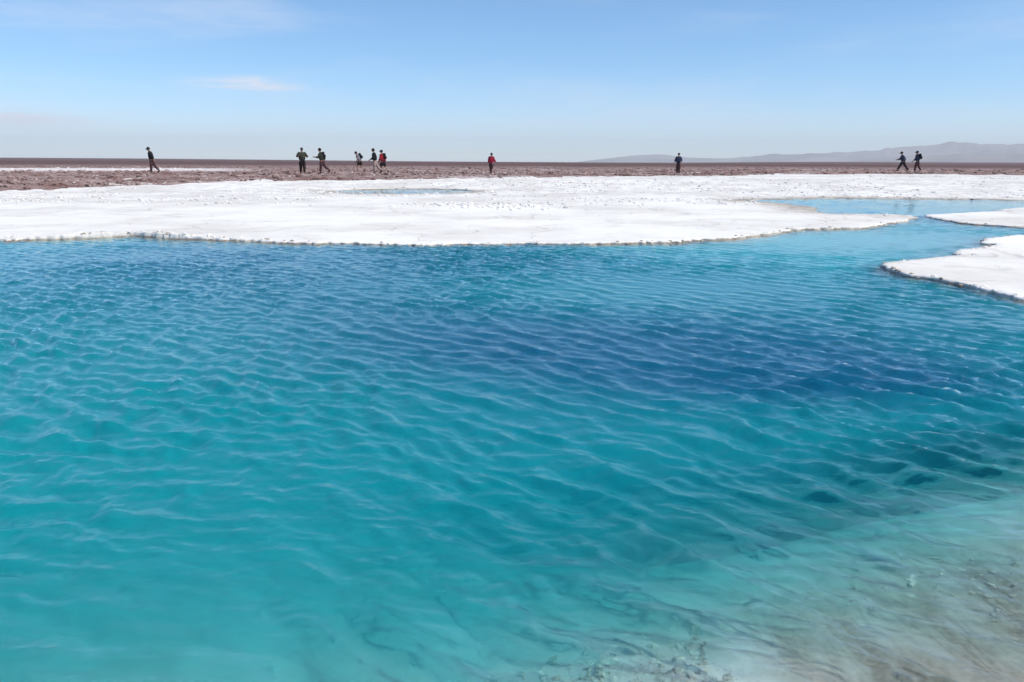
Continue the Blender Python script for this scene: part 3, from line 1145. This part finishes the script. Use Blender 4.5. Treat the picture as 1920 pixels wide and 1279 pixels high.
    for sd in 'lr':
        j = J[sd]
        a = nd(j['shd'], 0.064 + g, a2)
        a = nd(j['shd'].lerp(j['elb'], 0.5), 0.056 + g, a)
        if pose.get('short_sleeve'):
            continue
        a = nd(j['elb'], 0.047 + g, a)
        nd(j['elb'].lerp(j['wr'], 0.92), 0.037 + g * 0.7, a)
    put('jacket', skin_mesh(N, E_, 1, 1.5), top)
    # --- trousers or shorts
    N, E_ = [], []
    a0 = nd(pel + Vector((0, 0, 0.06)), (0.142 * w, 0.112 * w))
    a1 = nd(pel + Vector((0, 0, -0.02)), (0.150 * w, 0.120 * w), a0)
    for sd in 'lr':
        j = J[sd]
        a = nd(j['hip'] + Vector((0, 0, -0.03)), 0.098 * w, a1)
        a = nd(j['hip'].lerp(j['knee'], 0.55), 0.087 * w, a)
        a = nd(j['hip'].lerp(j['knee'], 0.92), 0.074, a)
        if not shorts:
            a = nd(j['knee'].lerp(j['ank'], 0.35), 0.068, a)
            nd(j['knee'].lerp(j['ank'], 0.93), 0.056, a)
    put('shorts' if shorts else 'trousers', skin_mesh(N, E_, 1, 1.45), legs)
    # --- boots
    for sd in 'lr':
        j = J[sd]
        N, E_ = [], []
        a0 = nd(j['ank'] + (j['knee'] - j['ank']).normalized() * 0.09, 0.050)
        a1 = nd(j['ank'].lerp(j['heel'], 0.45), 0.050, a0)
        a2 = nd(j['ball'], 0.044, a1)
        nd(j['toe'], 0.036, a2)
        put('boot', skin_mesh(N, E_, 1, 1.25), cloth('boot_leather', (0.045, 0.035, 0.03)))
    # --- hat or hair
    bm = bmesh.new()
    bmesh.ops.create_uvsphere(bm, u_segments=18, v_segments=12, radius=1.0)
    for v in bm.verts:
        c = v.co
        y0 = c.y
        c.x *= 0.098
        c.y *= 0.120
        c.z = c.z * 0.138 if c.z > 0 else c.z * (0.10 if y0 < 0.2 else 0.01)
        if hat and c.z < 0.0:
            c.z = max(c.z, -0.03)
    if hat == 'cap':                                    # a peak in front
        for v in bm.verts:
            if v.co.y > 0.085 and -0.02 < v.co.z < 0.045:
                v.co.y += 0.075
    vs = np.array([(headc + Hm @ (v.co + Vector((0, -0.010, 0.022))))[:] for v in bm.verts])
    fs = [tuple(v.index for v in f_.verts) for f_ in bm.faces]
    bm.free()
    if hat == 'brim':
        ring = []
        nseg = 22
        for r_, z_ in ((0.082, 0.030), (0.120, 0.020), (0.165, 0.008), (0.165, 0.003), (0.085, 0.015)):
            for i in range(nseg):
                th = 2 * math.pi * i / nseg
                ring.append((headc + Hm @ Vector((math.sin(th) * r_, math.cos(th) * r_ * 1.1 - 0.01, z_ + 0.012)))[:])
        rf = [(q_ * nseg + i, q_ * nseg + (i + 1) % nseg, (q_ + 1) * nseg + (i + 1) % nseg, (q_ + 1) * nseg + i) for q_ in range(4) for i in range(nseg)]
        vs, fs = merge([(vs, fs), (np.array(ring), rf)])
    put('hat' if hat else 'hair', (vs, fs), hair or cloth('dark_hair', (0.025, 0.018, 0.015)))
    # --- backpack, a thing of its own worn on the back
    if pack:
        col, sz = pack
        pr = bpy.data.objects.new('backpack', None)
        C.objects.link(pr)
        pr.matrix_world = Matrix.Translation(root.location) @ Matrix.Rotation(root.rotation_euler.z, 4, 'Z') @ Matrix.Scale(k, 4)
        tag(pr, pack_label, 'backpack', 'backpacks worn by the walkers')

        def box(c, dims, bev):
            b = bmesh.new()
            bmesh.ops.create_cube(b, size=1.0)
            for v in b.verts:
                v.co = Vector((v.co.x * dims[0], v.co.y * dims[1], v.co.z * dims[2]))
                if v.co.z > 0:
                    v.co.x *= 0.8
                    v.co.y *= 0.75
            bmesh.ops.bevel(b, geom=list(b.edges), offset=bev, segments=3, affect='EDGES', profile=0.6)
            vv = np.array([(chest + Tm @ (v.co + Vector(c)))[:] for v in b.verts])
            ff = [tuple(v.index for v in f_.verts) for f_ in b.faces]
            b.free()
            return vv, ff
        back = -0.115 * w - 0.02 - 0.09 * sz
        put('pack_body', box((0, back, -0.06), (0.30 * sz, 0.19 * sz, 0.46 * sz), 0.05), col, pr)
        put('front_pocket', box((0, back - 0.11 * sz, -0.13), (0.23 * sz, 0.08 * sz, 0.22 * sz), 0.025), col, pr)
        put('top_flap', box((0, back + 0.01, 0.17 * sz), (0.31 * sz, 0.21 * sz, 0.08 * sz), 0.03), col, pr)
        for sx in (-1, 1):
            N, E_ = [], []
            a = nd(chest + Tm @ Vector((0.09 * sx, back + 0.07, 0.12)), 0.020)
            a = nd(chest + Tm @ Vector((0.105 * sx, -0.03, 0.175)), 0.020, a)
            a = nd(chest + Tm @ Vector((0.115 * sx, 0.125 * w + g, 0.06)), 0.020, a)
            a = nd(chest + Tm @ Vector((0.150 * sx, 0.10 * w, -0.12)), 0.018, a)
            nd(chest + Tm @ Vector((0.140 * sx, back + 0.09, -0.20)), 0.018, a)
            put('shoulder_strap', skin_mesh(N, E_, 1), cloth('strap_webbing', (0.03, 0.03, 0.032)), pr)
    return root


BLACK = cloth('black_fleece', (0.022, 0.022, 0.025))
OLIVE = cloth('olive_jacket', (0.050, 0.055, 0.042))
GREY = cloth('slate_shirt', (0.26, 0.26, 0.30))
NAVY = cloth('navy_jacket', (0.035, 0.042, 0.085))
RED = cloth('red_jacket', (0.40, 0.035, 0.05))
CRIMSON = cloth('crimson_shirt', (0.36, 0.025, 0.05))
DARKB = cloth('dark_brown_trousers', (0.05, 0.030, 0.030))
BEIGE = cloth('beige_trousers', (0.36, 0.28, 0.25))
MAROON = cloth('maroon_trousers', (0.085, 0.045, 0.048))
CHAR = cloth('charcoal_trousers', (0.03, 0.022, 0.024))
PBLACK = cloth('black_pack_nylon', (0.014, 0.014, 0.018))
HATD = cloth('dark_hat', (0.025, 0.025, 0.04))

WALK = dict(thigh_l=20, knee_l=6, thigh_r=-18, knee_r=20, arm_l=-22, elbow_l=18, arm_r=24, elbow_r=28, abd_l=10, abd_r=10)
make_person(287, 325, 44, -80, 'walker in black jacket striding left alone at the far left', BLACK, MAROON, 'cap',
            dict(WALK, lean=8, nod=12, thigh_l=8, knee_l=4, thigh_r=-18, knee_r=22, arm_l=-26, elbow_l=20, arm_r=-12, elbow_r=26, abd_r=14), hair=HATD, stout=1.02)
make_person(568, 327, 48, 168, 'broad walker all in black with elbows held out, leading the left cluster', OLIVE, CHAR, None,
            dict(WALK, lean=4, thigh_l=14, knee_l=10, thigh_r=-8, knee_r=14, arm_l=10, elbow_l=95, arm_r=10, elbow_r=100, abd_l=34, abd_r=34, in_l=45, in_r=45), stout=1.16)
make_person(605, 326.5, 47, -70, 'walker in dark olive jacket close behind the broad black-clad walker', OLIVE, MAROON, None,
            dict(WALK, lean=9, thigh_l=10, knee_l=4, thigh_r=-20, knee_r=34, arm_l=26, elbow_l=80, arm_r=-30, elbow_r=40, abd_r=22), stout=1.0,
            pack=(BLACK, 0.8), pack_label='small dark backpack on the walker in dark olive')
make_person(676, 323, 38, -75, 'bowed walker in slate grey shirt between the olive and beige-legged walkers', GREY, CHAR, None,
            dict(WALK, lean=24, nod=16, short_sleeve=True, thigh_l=30, knee_l=30, thigh_r=-10, knee_r=30, arm_l=20, elbow_l=30, arm_r=10, elbow_r=50), shorts=True,
            pack=(PBLACK, 0.95), pack_label='black backpack slung on the bowed walker in grey')
make_person(704, 326.5, 47, -80, 'tall walker in black top and beige trousers beside the red jacket', BLACK, BEIGE, None,
            dict(WALK, lean=7, thigh_l=4, knee_l=4, thigh_r=-20, knee_r=26, arm_l=14, elbow_l=50, arm_r=-14, elbow_r=30, abd_r=18))
make_person(719, 326, 44, -55, 'walker in red jacket and dark shorts with a black pack', RED, CHAR, 'cap',
            dict(WALK, lean=8, thigh_l=20, knee_l=10, thigh_r=-16, knee_r=26, arm_l=12, elbow_l=40, arm_r=-14, elbow_r=26), shorts=True,
            hair=HATD, pack=(PBLACK, 0.85), pack_label='black backpack on the walker in the red jacket')
make_person(921, 327, 40, 25, 'lone walker in crimson shirt seen from behind mid-frame', CRIMSON, DARKB, None,
            dict(WALK, lean=5, thigh_l=16, knee_l=8, thigh_r=-14, knee_r=30, arm_l=6, elbow_l=30, arm_r=10, elbow_r=60, abd_l=16, abd_r=20), stout=1.06)
make_person(1271, 328, 40, 190, 'lone slim walker in navy jacket and maroon trousers standing upright', NAVY, MAROON, None,
            dict(WALK, lean=2, thigh_l=6, knee_l=4, thigh_r=-4, knee_r=6, arm_l=12, elbow_l=70, arm_r=8, elbow_r=60, abd_l=18, abd_r=22, in_l=20, in_r=25))
make_person(1691, 321.5, 34, -78, 'front walker of the far right pair taking a long stride left', NAVY, CHAR, 'cap',
            dict(WALK, lean=14, thigh_l=28, knee_l=6, thigh_r=-26, knee_r=14, arm_l=30, elbow_l=60, arm_r=-26, elbow_r=30), hair=HATD)
make_person(1718, 323, 35, -72, 'rear walker of the far right pair carrying a dark pack', NAVY, MAROON, 'cap',
            dict(WALK, lean=8, thigh_l=12, knee_l=6, thigh_r=-12, knee_r=22, arm_l=14, elbow_l=40, arm_r=-6, elbow_r=30), hair=HATD,
            pack=(PBLACK, 0.95), pack_label='dark backpack on the rear walker at far right')
